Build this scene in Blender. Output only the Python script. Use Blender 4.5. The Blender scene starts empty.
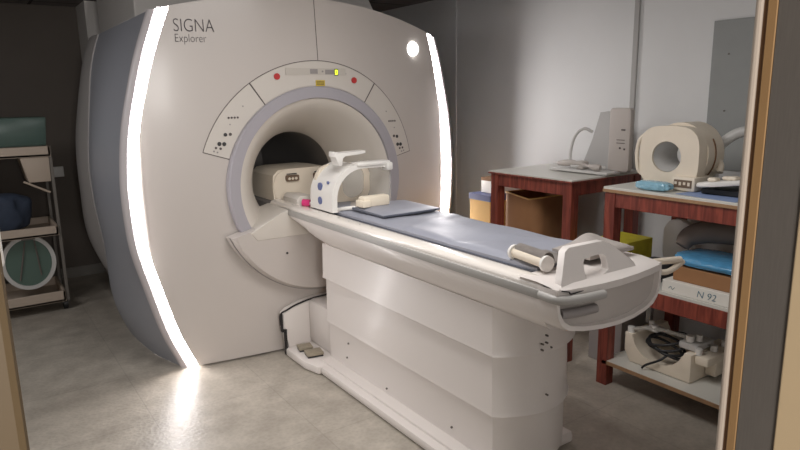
import bpy, bmesh, math, random
from mathutils import Vector, Matrix
random.seed(7)
S = bpy.context.scene
COL = S.collection
PI = math.pi

# ------------------------------------------------------------ materials
def lin(c):
    return tuple(((v/255)/12.92 if v/255 <= .04045 else ((v/255+.055)/1.055)**2.4) for v in c)

def mat(name, rgb, rough=.5, metal=0, noise=0, nscale=30, bump=0, bscale=200, coat=0, emis=None, estr=0, alpha=1, trans=0, wave=None, spec=.5, stretch=None):
    m = bpy.data.materials.new(name); m.use_nodes = True
    nt = m.node_tree; b = nt.nodes['Principled BSDF']
    c = lin(rgb)
    b.inputs['Base Color'].default_value = (*c, 1)
    b.inputs['Roughness'].default_value = rough
    b.inputs['Metallic'].default_value = metal
    b.inputs['Coat Weight'].default_value = coat
    b.inputs['Coat Roughness'].default_value = .15
    b.inputs['Alpha'].default_value = alpha
    b.inputs['Transmission Weight'].default_value = trans
    b.inputs['Specular IOR Level'].default_value = spec
    if emis:
        b.inputs['Emission Color'].default_value = (*lin(emis), 1)
        b.inputs['Emission Strength'].default_value = estr
    tc = nt.nodes.new('ShaderNodeTexCoord')
    vec = tc.outputs['Object']
    if stretch:
        mp = nt.nodes.new('ShaderNodeMapping'); mp.inputs['Scale'].default_value = stretch
        nt.links.new(vec, mp.inputs['Vector']); vec = mp.outputs['Vector']
    if noise:
        n = nt.nodes.new('ShaderNodeTexNoise'); n.inputs['Scale'].default_value = nscale
        n.inputs['Detail'].default_value = 4
        nt.links.new(vec, n.inputs['Vector'])
        r = nt.nodes.new('ShaderNodeMapRange')
        r.inputs['From Min'].default_value = .3; r.inputs['From Max'].default_value = .7
        r.inputs['To Min'].default_value = 1-noise; r.inputs['To Max'].default_value = 1+noise
        nt.links.new(n.outputs['Fac'], r.inputs['Value'])
        mx = nt.nodes.new('ShaderNodeVectorMath'); mx.operation = 'SCALE'
        mx.inputs[0].default_value = c
        nt.links.new(r.outputs['Result'], mx.inputs['Scale'])
        nt.links.new(mx.outputs['Vector'], b.inputs['Base Color'])
    if bump:
        n2 = nt.nodes.new('ShaderNodeTexNoise'); n2.inputs['Scale'].default_value = bscale
        nt.links.new(vec, n2.inputs['Vector'])
        bp = nt.nodes.new('ShaderNodeBump'); bp.inputs['Strength'].default_value = bump
        bp.inputs['Distance'].default_value = .01
        nt.links.new(n2.outputs['Fac'], bp.inputs['Height'])
        nt.links.new(bp.outputs['Normal'], b.inputs['Normal'])
    return m

def floor_material():
    m = bpy.data.materials.new('vinyl floor'); m.use_nodes = True
    nt = m.node_tree; b = nt.nodes['Principled BSDF']; L = nt.links
    tc = nt.nodes.new('ShaderNodeTexCoord')
    n1 = nt.nodes.new('ShaderNodeTexNoise'); n1.inputs['Scale'].default_value = 7; n1.inputs['Detail'].default_value = 6
    n2 = nt.nodes.new('ShaderNodeTexVoronoi'); n2.inputs['Scale'].default_value = 55
    L.new(tc.outputs['Object'], n1.inputs['Vector']); L.new(tc.outputs['Object'], n2.inputs['Vector'])
    r1 = nt.nodes.new('ShaderNodeValToRGB')
    r1.color_ramp.elements[0].position = .35; r1.color_ramp.elements[0].color = (*lin((160,152,141)),1)
    r1.color_ramp.elements[1].position = .7; r1.color_ramp.elements[1].color = (*lin((182,174,162)),1)
    L.new(n1.outputs['Fac'], r1.inputs['Fac'])
    r2 = nt.nodes.new('ShaderNodeMapRange'); r2.inputs['To Min'].default_value = .88; r2.inputs['To Max'].default_value = 1.06
    L.new(n2.outputs['Distance'], r2.inputs['Value'])
    mx = nt.nodes.new('ShaderNodeVectorMath'); mx.operation = 'SCALE'
    L.new(r1.outputs['Color'], mx.inputs[0]); L.new(r2.outputs['Result'], mx.inputs['Scale'])
    # welded seams between vinyl sheets
    br = nt.nodes.new('ShaderNodeTexBrick'); br.offset = 0
    br.inputs['Color1'].default_value = br.inputs['Color2'].default_value = (1,1,1,1)
    br.inputs['Mortar'].default_value = (.86,.86,.86,1); br.inputs['Scale'].default_value = 1
    br.inputs['Brick Width'].default_value = .61; br.inputs['Row Height'].default_value = .61
    br.inputs['Mortar Size'].default_value = .003
    L.new(tc.outputs['Object'], br.inputs['Vector'])
    m2 = nt.nodes.new('ShaderNodeVectorMath'); m2.operation = 'MULTIPLY'
    L.new(mx.outputs['Vector'], m2.inputs[0]); L.new(br.outputs['Color'], m2.inputs[1])
    L.new(m2.outputs['Vector'], b.inputs['Base Color'])
    rr = nt.nodes.new('ShaderNodeMapRange'); rr.inputs['To Min'].default_value = .3; rr.inputs['To Max'].default_value = .46
    L.new(n1.outputs['Fac'], rr.inputs['Value']); L.new(rr.outputs['Result'], b.inputs['Roughness'])
    bp = nt.nodes.new('ShaderNodeBump'); bp.inputs['Strength'].default_value = .08; bp.inputs['Distance'].default_value = .01
    L.new(n2.outputs['Distance'], bp.inputs['Height']); L.new(bp.outputs['Normal'], b.inputs['Normal'])
    return m

def ceiling_material():
    m = bpy.data.materials.new('ceiling tiles'); m.use_nodes = True
    nt = m.node_tree; b = nt.nodes['Principled BSDF']; L = nt.links
    tc = nt.nodes.new('ShaderNodeTexCoord')
    br = nt.nodes.new('ShaderNodeTexBrick'); br.offset = 0
    br.inputs['Color1'].default_value = (*lin((120,114,112)),1); br.inputs['Color2'].default_value = (*lin((112,107,104)),1)
    br.inputs['Mortar'].default_value = (*lin((58,52,50)),1); br.inputs['Scale'].default_value = 1
    br.inputs['Brick Width'].default_value = .6; br.inputs['Row Height'].default_value = .6
    br.inputs['Mortar Size'].default_value = .012
    L.new(tc.outputs['Object'], br.inputs['Vector']); L.new(br.outputs['Color'], b.inputs['Base Color'])
    b.inputs['Roughness'].default_value = .9
    return m

def wood_material(name, dark, light, rough=.45):
    m = bpy.data.materials.new(name); m.use_nodes = True
    nt = m.node_tree; b = nt.nodes['Principled BSDF']; L = nt.links
    tc = nt.nodes.new('ShaderNodeTexCoord')
    mp = nt.nodes.new('ShaderNodeMapping'); mp.inputs['Scale'].default_value = (30, 30, 3)
    n = nt.nodes.new('ShaderNodeTexNoise'); n.inputs['Scale'].default_value = 1.3; n.inputs['Detail'].default_value = 6
    n.inputs['Distortion'].default_value = 1.2
    L.new(tc.outputs['Object'], mp.inputs['Vector']); L.new(mp.outputs['Vector'], n.inputs['Vector'])
    r = nt.nodes.new('ShaderNodeValToRGB')
    r.color_ramp.elements[0].position = .35; r.color_ramp.elements[0].color = (*lin(dark),1)
    r.color_ramp.elements[1].position = .68; r.color_ramp.elements[1].color = (*lin(light),1)
    L.new(n.outputs['Fac'], r.inputs['Fac']); L.new(r.outputs['Color'], b.inputs['Base Color'])
    b.inputs['Roughness'].default_value = rough
    return m

M = {
 'floor': floor_material(), 'ceiling': ceiling_material(),
 'wall': mat('wall panel paint', (224,224,223), .55, noise=.02, nscale=3),
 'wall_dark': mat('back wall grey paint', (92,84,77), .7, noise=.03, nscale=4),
 'joint': mat('joint strip', (176,174,171), .5),
 'plate': mat('grey wall plate', (150,152,150), .5, noise=.03, nscale=8),
 'base': mat('baseboard', (120,116,110), .6),
 'gantry': mat('gantry white plastic', (196,188,182), .34, coat=.15),
 'gpanel': mat('gantry control panel', (205,198,190), .4),
 'frame': mat('gantry edge trim', (206,200,202), .4),
 'blue_panel': mat('blue grey side panel', (164,166,174), .42, noise=.03, nscale=2),
 'rear': mat('gantry rear cover', (176,172,170), .45),
 'ring': mat('lilac grey bore ring', (168,164,170), .35),
 'flare': mat('bore flare plastic', (214,207,198), .42),
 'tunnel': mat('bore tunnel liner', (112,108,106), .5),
 'led': mat('led strip', (255,255,255), .5, emis=(255,250,250), estr=32),
 'led_round': mat('round status lamp', (255,255,255), .5, emis=(255,255,255), estr=9),
 'seam': mat('dark seam', (92,84,82), .7),
 'gap': mat('black gap', (40,36,36), .8),
 'shroud': mat('upper shroud paint', (196,192,188), .5),
 'red': mat('red button', (190,58,58), .4),
 'dot': mat('dark button', (58,56,56), .5),
 'grey_btn': mat('grey key', (150,144,142), .5),
 'display': mat('display window', (120,112,104), .4),
 'digit': mat('lit digit', (235,255,80), .5, emis=(225,245,60), estr=2.0),
 'digit_back': mat('digit background', (90,96,30), .5),
 'yellow_label': mat('yellow label', (198,172,60), .5, noise=.2, nscale=90),
 'text': mat('printed lettering', (78,72,74), .6),
 'bed': mat('table white plastic', (226,219,214), .33, coat=.2),
 'bed_lip': mat('table top plastic', (232,225,217), .22, coat=.5),
 'bed_grey': mat('grey table rail', (168,165,161), .4),
 'pad': mat('blue grey vinyl mattress', (148,150,161), .45, noise=.04, nscale=6, bump=.25, bscale=9),
 'pad_dark': mat('dark vinyl piping', (78,82,94), .5),
 'cloth': mat('grey velour strap', (166,158,152), .9, noise=.06, nscale=40),
 'cream': mat('cream coil plastic', (226,214,196), .4),
 'cream2': mat('aged cream coil plastic', (226,214,196), .45, noise=.04, nscale=8),
 'white': mat('white plastic', (232,229,224), .35),
 'offwhite': mat('off white plastic', (205,203,200), .4),
 'beige_grey': mat('beige grey plastic', (188,180,174), .5),
 'clear': mat('clear smoky plastic', (225,222,214), .12, alpha=.35),
 'beige': mat('beige foam', (232,220,200), .7),
 'blue_mark': mat('blue marking', (96,106,150), .5),
 'magenta': mat('magenta connector', (212,58,120), .4),
 'brown_win': mat('brown label window', (112,92,76), .5),
 'pedal': mat('foot pedal', (150,140,122), .5, noise=.1, nscale=60),
 'panel_grey': mat('light grey plastic', (186,184,182), .4),
 'screw': mat('screw', (110,104,98), .4, metal=.4),
 'wood': wood_material('red stained wood', (100,42,34), (148,72,56)),
 'laminate': mat('pale laminate top', (206,204,196), .3, noise=.02, nscale=6),
 'ply': mat('plywood edge', (158,124,92), .6, noise=.12, nscale=30),
 'card': mat('brown cardboard', (150,108,72), .8, noise=.05, nscale=12),
 'card_y': mat('yellow cardboard', (214,172,104), .75, noise=.04, nscale=12),
 'card_in': mat('cardboard inside', (120,88,60), .9),
 'boxblue': mat('slate blue lid', (92,98,132), .5),
 'paper': mat('paper white', (224,220,212), .7),
 'yellow': mat('yellow printed carton', (222,210,62), .5, noise=.08, nscale=25),
 'black': mat('black rubber', (28,28,30), .45),
 'charcoal': mat('charcoal cloth', (58,58,60), .85, noise=.15, nscale=20),
 'blue_film': mat('blue plastic wrap', (84,148,190), .22, noise=.1, nscale=18, bump=.6, bscale=25),
 'pale_film': mat('pale blue plastic wrap', (140,184,204), .12, noise=.12, nscale=30, bump=.8, bscale=45),
 'blue_paper': mat('blue sheet', (140,158,196), .6),
 'brown_foam': mat('grey brown coil cover', (118,106,98), .75, noise=.06, nscale=12),
 'ink': mat('marker ink', (60,104,124), .6),
 'green_glass': mat('green translucent plastic', (92,118,110), .25, alpha=.6),
 'green_pad': mat('pale green disc', (88,110,100), .6),
 'cart_panel': mat('cart cream plastic', (186,170,154), .5),
 'cart_dark': mat('cart grey post', (112,106,100), .5),
 'navy': mat('blue drape', (56,66,84), .8, noise=.15, nscale=15),
 'socket': mat('socket plastic', (205,205,200), .4),
 'jamb_cream': mat('cream door casing', (178,164,150), .5),
 'jamb_brown': mat('brown door gasket', (120,88,60), .6),
 'jamb_tan': mat('tan wooden stop', (158,124,84), .55, noise=.04, nscale=8),
 'jamb_outer': mat('tan outer casing', (206,182,146), .55, noise=.03, nscale=8),
 'jamb_left': mat('brown wooden stop', (78,62,38), .6, noise=.04, nscale=8),
 'jamb_grey': mat('brushed grey metal strip', (120,114,108), .4, metal=.3, noise=.05, nscale=20, stretch=(20,20,1)),
}

# ------------------------------------------------------------ helpers
def build(name, bm, m, parent=None, world=True, smooth=0, ms=None):
    bmesh.ops.recalc_face_normals(bm, faces=bm.faces[:])
    if parent is not None and world:
        p = Vector((0,0,0)); q = parent
        while q is not None: p += q.location; q = q.parent
        bmesh.ops.translate(bm, vec=-p, verts=bm.verts[:])
    me = bpy.data.meshes.new(name); bm.to_mesh(me); bm.free()
    for mm in (ms or [m]): me.materials.append(mm)
    if smooth:
        me.polygons.foreach_set('use_smooth', [True]*len(me.polygons))
        me.set_sharp_from_angle(angle=math.radians(smooth))
    o = bpy.data.objects.new(name, me); COL.objects.link(o)
    if parent is not None: o.parent = parent
    return o

def thing(name, label, cat, loc, rotz=0, group=None):
    o = bpy.data.objects.new(name, None); COL.objects.link(o)
    o.location = loc; o.rotation_euler = (0,0,rotz); o.empty_display_size = .1
    o['label'] = label; o['category'] = cat
    if group: o['group'] = group
    return o

def tag(o, label, cat, group=None):
    o['label'] = label; o['category'] = cat
    if group: o['group'] = group
    return o

def struct(name, bm, m, **k):
    o = build(name, bm, m, **k); o['kind'] = 'structure'; return o

def B(): return bmesh.new()

def box(bm, x0, x1, y0, y1, z0, z1, bev=0, seg=2, mi=0, rot=None):
    vs = [bm.verts.new((x,y,z)) for x in (x0,x1) for y in (y0,y1) for z in (z0,z1)]
    fs = [bm.faces.new([vs[i] for i in f]) for f in ((0,1,3,2),(4,6,7,5),(0,4,5,1),(2,3,7,6),(0,2,6,4),(1,5,7,3))]
    for f in fs: f.material_index = mi
    if bev:
        es = list({e for f in fs for e in f.edges})
        r = bmesh.ops.bevel(bm, geom=es, offset=bev, segments=seg, affect='EDGES', profile=.5)
        for f in r['faces']: f.material_index = mi
        vs = list({v for f in r['faces'] for v in f.verts})
    if rot:
        ang, ax = rot
        c = Vector(((x0+x1)/2,(y0+y1)/2,(z0+z1)/2))
        bmesh.ops.rotate(bm, cent=c, matrix=Matrix.Rotation(ang,3,ax), verts=vs)
    return bm

def axis_pt(axis, u, v, w):
    # axis 'y': (u,v)=(x,z), w=y ; axis 'x': (u,v)=(y,z), w=x ; axis 'z': (u,v)=(x,y), w=z
    return {'y':(u,w,v),'x':(w,u,v),'z':(u,v,w)}[axis]

def prism(bm, pts, a0, a1, axis='y', hole=None, bev=0, mi=0):
    """extrude a 2-D outline; an optional hole outline must have the same point count"""
    n = len(pts)
    A = [bm.verts.new(axis_pt(axis,u,v,a0)) for u,v in pts]
    C = [bm.verts.new(axis_pt(axis,u,v,a1)) for u,v in pts]
    fs = []
    for i in range(n):
        j = (i+1) % n
        fs.append(bm.faces.new((A[i],A[j],C[j],C[i])))
    if hole is None:
        cap = [bm.faces.new(A), bm.faces.new(C[::-1])]; fs += cap
        if bev:
            es = list({e for f in cap for e in f.edges})
            bmesh.ops.bevel(bm, geom=es, offset=bev, segments=2, affect='EDGES', profile=.5)
    else:
        D = [bm.verts.new(axis_pt(axis,u,v,a0)) for u,v in hole]
        E = [bm.verts.new(axis_pt(axis,u,v,a1)) for u,v in hole]
        for i in range(n):
            j = (i+1) % n
            fs += [bm.faces.new((D[i],E[i],E[j],D[j])), bm.faces.new((A[i],D[i],D[j],A[j])), bm.faces.new((C[i],C[j],E[j],E[i]))]
    for f in fs:
        if f.is_valid: f.material_index = mi
    return bm

def circ(cu, cv, ru, rv=None, n=32, a0=0, a1=360):
    rv = rv or ru
    full = abs(a1-a0) >= 360
    k = n if full else n+1
    return [(cu+ru*math.cos(math.radians(a0+(a1-a0)*i/n)), cv+rv*math.sin(math.radians(a0+(a1-a0)*i/n))) for i in range(k)]

def rrect(u0, u1, v0, v1, r, n=5):
    pts = []
    for cu, cv, a in ((u1-r,v1-r,0),(u0+r,v1-r,90),(u0+r,v0+r,180),(u1-r,v0+r,270)):
        for i in range(n+1):
            t = math.radians(a+90*i/n); pts.append((cu+r*math.cos(t), cv+r*math.sin(t)))
    return pts

def disc(bm, c, r, d, axis='y', n=24, mi=0):
    u, v, w = {'y':(c[0],c[2],c[1]),'x':(c[1],c[2],c[0]),'z':(c[0],c[1],c[2])}[axis]
    return prism(bm, circ(u,v,r,n=n), w-d/2, w+d/2, axis, mi=mi)

def catmull(P, k=6):
    P = [Vector(p) for p in P]; out = []
    Q = [P[0]*2-P[1]] + P + [P[-1]*2-P[-2]]
    for i in range(1, len(Q)-2):
        for j in range(k):
            t = j/k
            a,b,c,d = Q[i-1],Q[i],Q[i+1],Q[i+2]
            out.append(.5*((2*b)+(c-a)*t+(2*a-5*b+4*c-d)*t*t+(3*b-a-3*c+d)*t**3))
    out.append(P[-1]); return out

def tube(bm, P, r, n=10, k=6, sm=True, mi=0):
    P = catmull(P,k) if sm and len(P) > 2 else [Vector(p) for p in P]
    rings = []; up = Vector((0,0,1)); prev = None
    for i, p in enumerate(P):
        t = (P[min(i+1,len(P)-1)]-P[max(i-1,0)]).normalized()
        if prev is None:
            a = t.cross(up if abs(t.z) < .95 else Vector((1,0,0))).normalized()
        else:
            a = (prev - t*prev.dot(t)).normalized()
        prev = a; b = t.cross(a)
        rr = r(i/(len(P)-1)) if callable(r) else r
        rings.append([bm.verts.new(p + a*rr*math.cos(2*PI*j/n) + b*rr*math.sin(2*PI*j/n)) for j in range(n)])
    for A, C in zip(rings, rings[1:]):
        for j in range(n):
            f = bm.faces.new((A[j],A[(j+1)%n],C[(j+1)%n],C[j])); f.material_index = mi
    bm.faces.new(rings[0][::-1]).material_index = mi; bm.faces.new(rings[-1]).material_index = mi
    return bm

def grid(bm, rows, closed=False, mi=0):
    V = [[bm.verts.new(p) for p in r] for r in rows]
    for A, C in zip(V, V[1:]):
        n = len(A)
        for j in range(n if closed else n-1):
            f = bm.faces.new((A[j],A[(j+1)%n],C[(j+1)%n],C[j])); f.material_index = mi
    return V

def lerp_tab(t, tab):
    if t <= tab[0][0]: return tab[0][1]
    for (a,x),(b,y) in zip(tab, tab[1:]):
        if t <= b:
            s = (t-a)/(b-a); return x+(y-x)*s
    return tab[-1][1]

def smooth_tab(t, tab):
    # cubic interpolation through table points
    n = len(tab)
    if t <= tab[0][0]: return tab[0][1]
    if t >= tab[-1][0]: return tab[-1][1]
    for i in range(n-1):
        if t <= tab[i+1][0]:
            x0,y0 = tab[i]; x1,y1 = tab[i+1]; h = x1-x0; s = (t-x0)/h
            m0 = (y1-tab[i-1][1])/(x1-tab[i-1][0]) if i > 0 else (y1-y0)/h
            m1 = (tab[i+2][1]-y0)/(tab[i+2][0]-x0) if i < n-2 else (y1-y0)/h
            return (2*s**3-3*s*s+1)*y0+(s**3-2*s*s+s)*h*m0+(-2*s**3+3*s*s)*y1+(s**3-s*s)*h*m1

def text_part(name, body, size, loc, rot, m, parent, ext=.0008, shear=0, spacing=1, thin=0, sx=1):
    cu = bpy.data.curves.new(name, 'FONT'); cu.body = body; cu.size = size; cu.extrude = ext
    cu.space_character = spacing; cu.shear = shear; cu.offset = thin
    t = bpy.data.objects.new(name, cu); COL.objects.link(t)
    dg = bpy.context.evaluated_depsgraph_get()
    me = bpy.data.meshes.new_from_object(t.evaluated_get(dg))
    bpy.data.objects.remove(t)
    o = bpy.data.objects.new(name, me); me.materials.clear(); me.materials.append(m); COL.objects.link(o)
    p = Vector((0,0,0)); q = parent
    while q is not None: p += q.location; q = q.parent
    o.parent = parent
    o.location = Vector(loc)-p; o.rotation_euler = rot; o.scale = (sx,1,1)
    return o

# ------------------------------------------------------------ room
XL, XR, YF, YB, ZC = -1.6, 3.45, .45, 6.2, 2.34
bm = B(); box(bm, XL-.12, XR+.12, -1.9, YB+.12, -.06, 0); struct('floor', bm, M['floor'])
bm = B(); box(bm, XL-.12, XR+.12, -1.9, YB+.12, ZC, ZC+.06); struct('ceiling', bm, M['ceiling'])
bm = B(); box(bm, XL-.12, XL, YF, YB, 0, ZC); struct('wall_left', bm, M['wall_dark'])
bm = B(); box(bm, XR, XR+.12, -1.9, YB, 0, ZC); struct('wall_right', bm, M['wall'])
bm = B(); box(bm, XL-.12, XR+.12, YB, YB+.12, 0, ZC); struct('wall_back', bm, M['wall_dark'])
DX0, DX1, DZ = .004, .90, 2.12
bm = B()
box(bm, XL-.12, DX0-.05, .25, YF, 0, ZC); box(bm, DX1+.05, XR, .25, YF, 0, ZC); box(bm, DX0-.05, DX1+.05, .25, YF, DZ+.05, ZC)
struct('wall_front', bm, M['wall'])
bm = B(); box(bm, XL, XR, YB-.012, YB, 0, .09); struct('baseboard_back', bm, M['base'])
bm = B(); box(bm, XR-.012, XR, YF, YB-.012, 0, .09); struct('baseboard_right', bm, M['base'])
bm = B(); box(bm, .95, 1.5, 5.78, YB-.012, 0, ZC); struct('wall_pier', bm, M['shroud'])
bm = B(); box(bm, XR-.01, XR, 4.14, 4.18, .09, ZC, .003); struct('trim_1', bm, M['wall'])
bm = B(); box(bm, XR-.014, XR, 2.425, 2.46, .09, ZC, .004); struct('trim_2', bm, M['joint'])
# corridor shell behind the doorway (outside the room)
bm = B(); box(bm, XL-.12, XR+.12, -2.02, -1.9, 0, ZC); struct('wall_corridor', bm, M['wall'])

# door frame: right and left jambs, head; strips across the reveal
dr = bpy.data.objects.new('door_1', None); COL.objects.link(dr); dr.location = (.45,.35,0); dr['kind'] = 'structure'
def jamb(x0, x1):
    ex = -1 if x0 < .4 else 1
    face = DX1 if ex > 0 else DX0
    def bx(name, y0, y1, proud, m, bev=.002):
        bm = B(); a = face - ex*proud; b = face + ex*.05
        box(bm, min(a,b), max(a,b), y0, y1, 0, DZ+.05, bev); build(name, bm, m, dr)
    bx('casing', .446, .4555, .004, M['jamb_cream'], .004)
    bx('gasket', .440, .4455, -.002, M['jamb_brown'], 0)
    bx('door_stop', .427, .4395, .0015, M['jamb_tan'], .001)
    bx('metal_strip', .374, .4265, 0, M['jamb_grey'], .0005)
    bx('outer_casing', .236, .3735, .003, M['jamb_outer'], .002)
jamb(.9,.95)
bm = B()
for (y0,y1) in ((.44,.4555),(.40,.432),(.236,.39)):
    box(bm, DX0-.045, DX0+.002, y0, y1, 0, DZ+.05, .003)
build('side_jamb', bm, M['jamb_left'], dr)
bm = B(); box(bm, DX0-.05, DX1+.05, .236, .4555, DZ, DZ+.05); build('head_jamb', bm, M['jamb_tan'], dr)
bm = B(); box(bm, DX0-.004, DX0+.008, .425, .441, 1.455, 1.488, .003); build('strike_plate', bm, M['white'], dr)

# wall fittings
bm = B(); box(bm, XR-.012, XR, 1.15, 1.955, 1.12, 1.918, .002)
o = build('wall_plate', bm, M['plate']); tag(o, 'large flat grey plate screwed high on the right wall above the coils', 'panel')
for z in (1.22,1.44,1.74):
    bm = B(); disc(bm, (XR-.013,1.86,z), .005, .004, 'x', 10); build('screw', bm, M['screw'], o)
def socket(loc, ax, label, w=.086, h=.086, ms=M['socket']):
    x,y,z = loc
    bm = B()
    if ax == 'x':
        box(bm, x-.012, x, y-w/2, y+w/2, z-h/2, z+h/2, .004)
    else:
        box(bm, x-w/2, x+w/2, y-.02, y, z-h/2, z+h/2, .005)
    o = tag(build('wall_socket', bm, ms), label, 'socket')
    bm = B()
    if ax == 'x':
        box(bm, x-.014, x-.012, y-w*.38, y+w*.38, z-h*.3, z+h*.3, .0008)
    else:
        box(bm, x-w*.33, x+w*.33, y-.0225, y-.02, z-h*.33, z+h*.33, .0008)
    build('socket_face', bm, M['offwhite'] if ax=='y' else M['grey_btn'], o)
socket((.655,YB,.955), 'y', 'pale square wall socket on the dark wall between trolley and scanner', .10,.09, M['offwhite'])
socket((XR,2.385,.70), 'x', 'grey double socket on the wall behind the red shelf table', .10,.06)

# ------------------------------------------------------------ MRI gantry
XC = 1.815; CX, CZ = 1.80, 1.03
RO, RI = .585, .515
Wt = [(0,.915),(.227,1.004),(.506,1.075),(.746,1.128),(.94,1.142),(1.134,1.141),(1.383,1.112),(1.606,1.06),(1.811,.999),(2.05,.908)]
def W(z): return smooth_tab(max(0,z), Wt)
def WS(z, sx):
    return W(z) + (smooth_tab(max(0,z),[(0,0),(1.2,.006),(1.476,.014),(1.712,.026),(1.98,.04)]) if sx > 0 else 0)
def ztop(x): return 2.12-.155*(x-1.72)**2
def yf(x): return 3.47+.12*(x-1.81)**2
g = thing('mri_scanner', 'large white MRI scanner gantry with round bore and two glowing light strips', 'medical scanner', (XC,4.4,0))
# front cover: polar grid between the ring and the outline
def outer_pt(a):
    c, s = math.cos(a), math.sin(a)
    lo, hi = RO, 3.0
    def inside(r):
        x, z = CX+r*c, CZ+r*s
        return z > .012 and z < ztop(x) and abs(x-XC) < WS(z, 1 if x > XC else -1)-.0905
    for _ in range(40):
        mid = (lo+hi)/2
        if inside(mid): lo = mid
        else: hi = mid
    return lo
corner = []
for sx in (-1,1):
    zt = 2.0
    for _ in range(20): zt = ztop(XC+sx*(WS(zt,sx)-.0905))
    corner.append(math.atan2(zt-CZ, XC+sx*(WS(zt,sx)-.0905)-CX))
    corner.append(math.atan2(.012-CZ, XC+sx*(W(.012)-.09)-CX))
angs = sorted(set([2*PI*i/180-PI for i in range(180)]+corner))
rows = []
for a in angs:
    ro = outer_pt(a); r_ = []
    for k in range(11):
        r = RO-.004+(ro-RO+.004)*k/10
        x, z = CX+r*math.cos(a), CZ+r*math.sin(a)
        r_.append((x, yf(x), z))
    x, z = CX+ro*math.cos(a), CZ+ro*math.sin(a)
    r_.append((x, yf(x)+.004, z)); r_.append((x, yf(x)+.03, z))
    rows.append(r_)
rows.append(rows[0])
bm = B(); grid(bm, rows); bmesh.ops.remove_doubles(bm, verts=bm.verts[:], dist=1e-5)
build('front_cover', bm, M['gantry'], g, smooth=40)

# side sections, swept over height
Rt = [(0,.80),(.2,.955),(.4,1.05),(.6,1.095),(.9,1.102),(1.14,1.10),(1.38,1.075),(1.87,.975),(2.05,.905)]
def zs(n, off, z0=.0008, sx=-1):
    z1 = 2.0
    for _ in range(20): z1 = ztop(XC+sx*(WS(z1,sx)-off))
    return [z0+(z1-z0)*i/n for i in range(n+1)]
b0 = [(3.62,0),(3.95,.085),(4.55,.115),(5.0,.03),(5.5,-.02)]
bmid = [(3.62,0),(4.1,.008),(4.6,-.015),(5.0,-.062),(5.5,-.06)]
btop = [(3.62,0),(5.1,.0),(5.5,0)]
def bulge(y, z):
    lo, mi, hi = smooth_tab(y,b0), smooth_tab(y,bmid), 0
    if z < .8: t = z/.8; t = t*t*(3-2*t); return lo*(1-t)+mi*t
    if z > 1.3: t = min(1,(z-1.3)/.7); t = t*t*(3-2*t); return mi*(1-t)+hi*t
    return mi
for sx in (-1,1):
    X = lambda w: XC+sx*w
    # led strip
    rows = []; lips = [[],[]]
    for z in zs(48,.06,sx=sx):
        w = WS(z,sx)
        lips[0].append([(X(w-.0915),3.594,z),(X(w-.0885),3.5935,z)])
        rows.append([(X(w-.0885),3.5935,z),(X(w-.063),3.5915,z),(X(w-.042),3.5925,z)])
        lips[1].append([(X(w-.042),3.5925,z),(X(w-.036),3.594,z)])
    bm = B(); grid(bm, rows); ledo = build('led_strip', bm, M['led'], g, smooth=60)
    for L_ in lips:
        bm = B(); grid(bm, L_); build('strip_lip', bm, M['frame'], ledo, smooth=60)
    # pale edge trim
    rows = []
    for z in zs(48,.02,sx=sx):
        w = WS(z,sx)
        rows.append([(X(w-.037),3.604,z),(X(w-.036),3.588,z),(X(w-.030),3.583,z),(X(w-.010),3.594,z),(X(w),3.612,z),(X(w+.001),3.632,z),(X(w-.03),3.64,z)])
    bm = B(); grid(bm, rows); build('edge_trim', bm, M['frame'], g, smooth=60)
    # side panel
    rows = []
    for z in zs(48,0,sx=sx):
        yb = 5.0 if z > .25 else 4.55+.45*math.sqrt(max(0,1-((.25-z)/.25)**2))
        rows.append([(X(WS(z,sx)-.004+bulge(y,z)), y, z) for y in [3.632+(yb-3.632)*k/16 for k in range(17)]])
    bm = B(); grid(bm, rows); build('side_panel', bm, M['blue_panel'], g, smooth=60)
    # rear cover with a pale leading edge
    rows = []
    for z in zs(48,0,sx=sx):
        yb = 5.0 if z > .25 else 4.55+.45*math.sqrt(max(0,1-((.25-z)/.25)**2))
        wb = WS(z,sx)+bulge(yb,z)
        wr = smooth_tab(z, Rt)+.008
        rows.append([(X(wb-.02),yb-.002,z),(X(min(wb,wr)+.004),yb,z),(X(min(wb,wr)+.008),yb+.03,z),(X(min(wb,wr)*.5+wr*.5+.012),yb+(5.4-yb)*.5,z),(X(wr),5.36,z),(X(wr-.02),5.42,z),(X(wr-.16),5.47,z)])
    bm = B(); grid(bm, rows); build('rear_cover', bm, M['rear'], g, smooth=50)
# bottom return at the back + back shell
bm = B()
pr = [(XC-.85,0.006)]+[(XC-(W(z)-.19),z) for z in zs(12,0)]+[(XC+(W(z)-.19),z) for z in reversed(zs(12,0))]
prism(bm, pr, 5.46, 5.5); build('back_cover', bm, M['rear'], g)
# top cover
rows = []
for i in range(31):
    x = XC-.905+1.84*i/30
    rows.append([(x, min(3.63, yf(x)+.002), ztop(x)-.001),(x,3.66,ztop(x)+.001),(x,4.3,ztop(x)+.004),(x,5.3,ztop(x)-.002),(x,5.46,ztop(x)-.06)])
bm = B(); grid(bm, rows); build('top_cover', bm, M['rear'], g, smooth=50)
# shroud rising from the top cover to the ceiling
bm = B()
prism(bm, [(.965,2.0),(2.80,2.0),(2.73,2.10),(2.60,ZC-.002),(.965,ZC-.002)], 4.2, 5.35, bev=.01)
build('upper_shroud', bm, M['shroud'], g)

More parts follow.
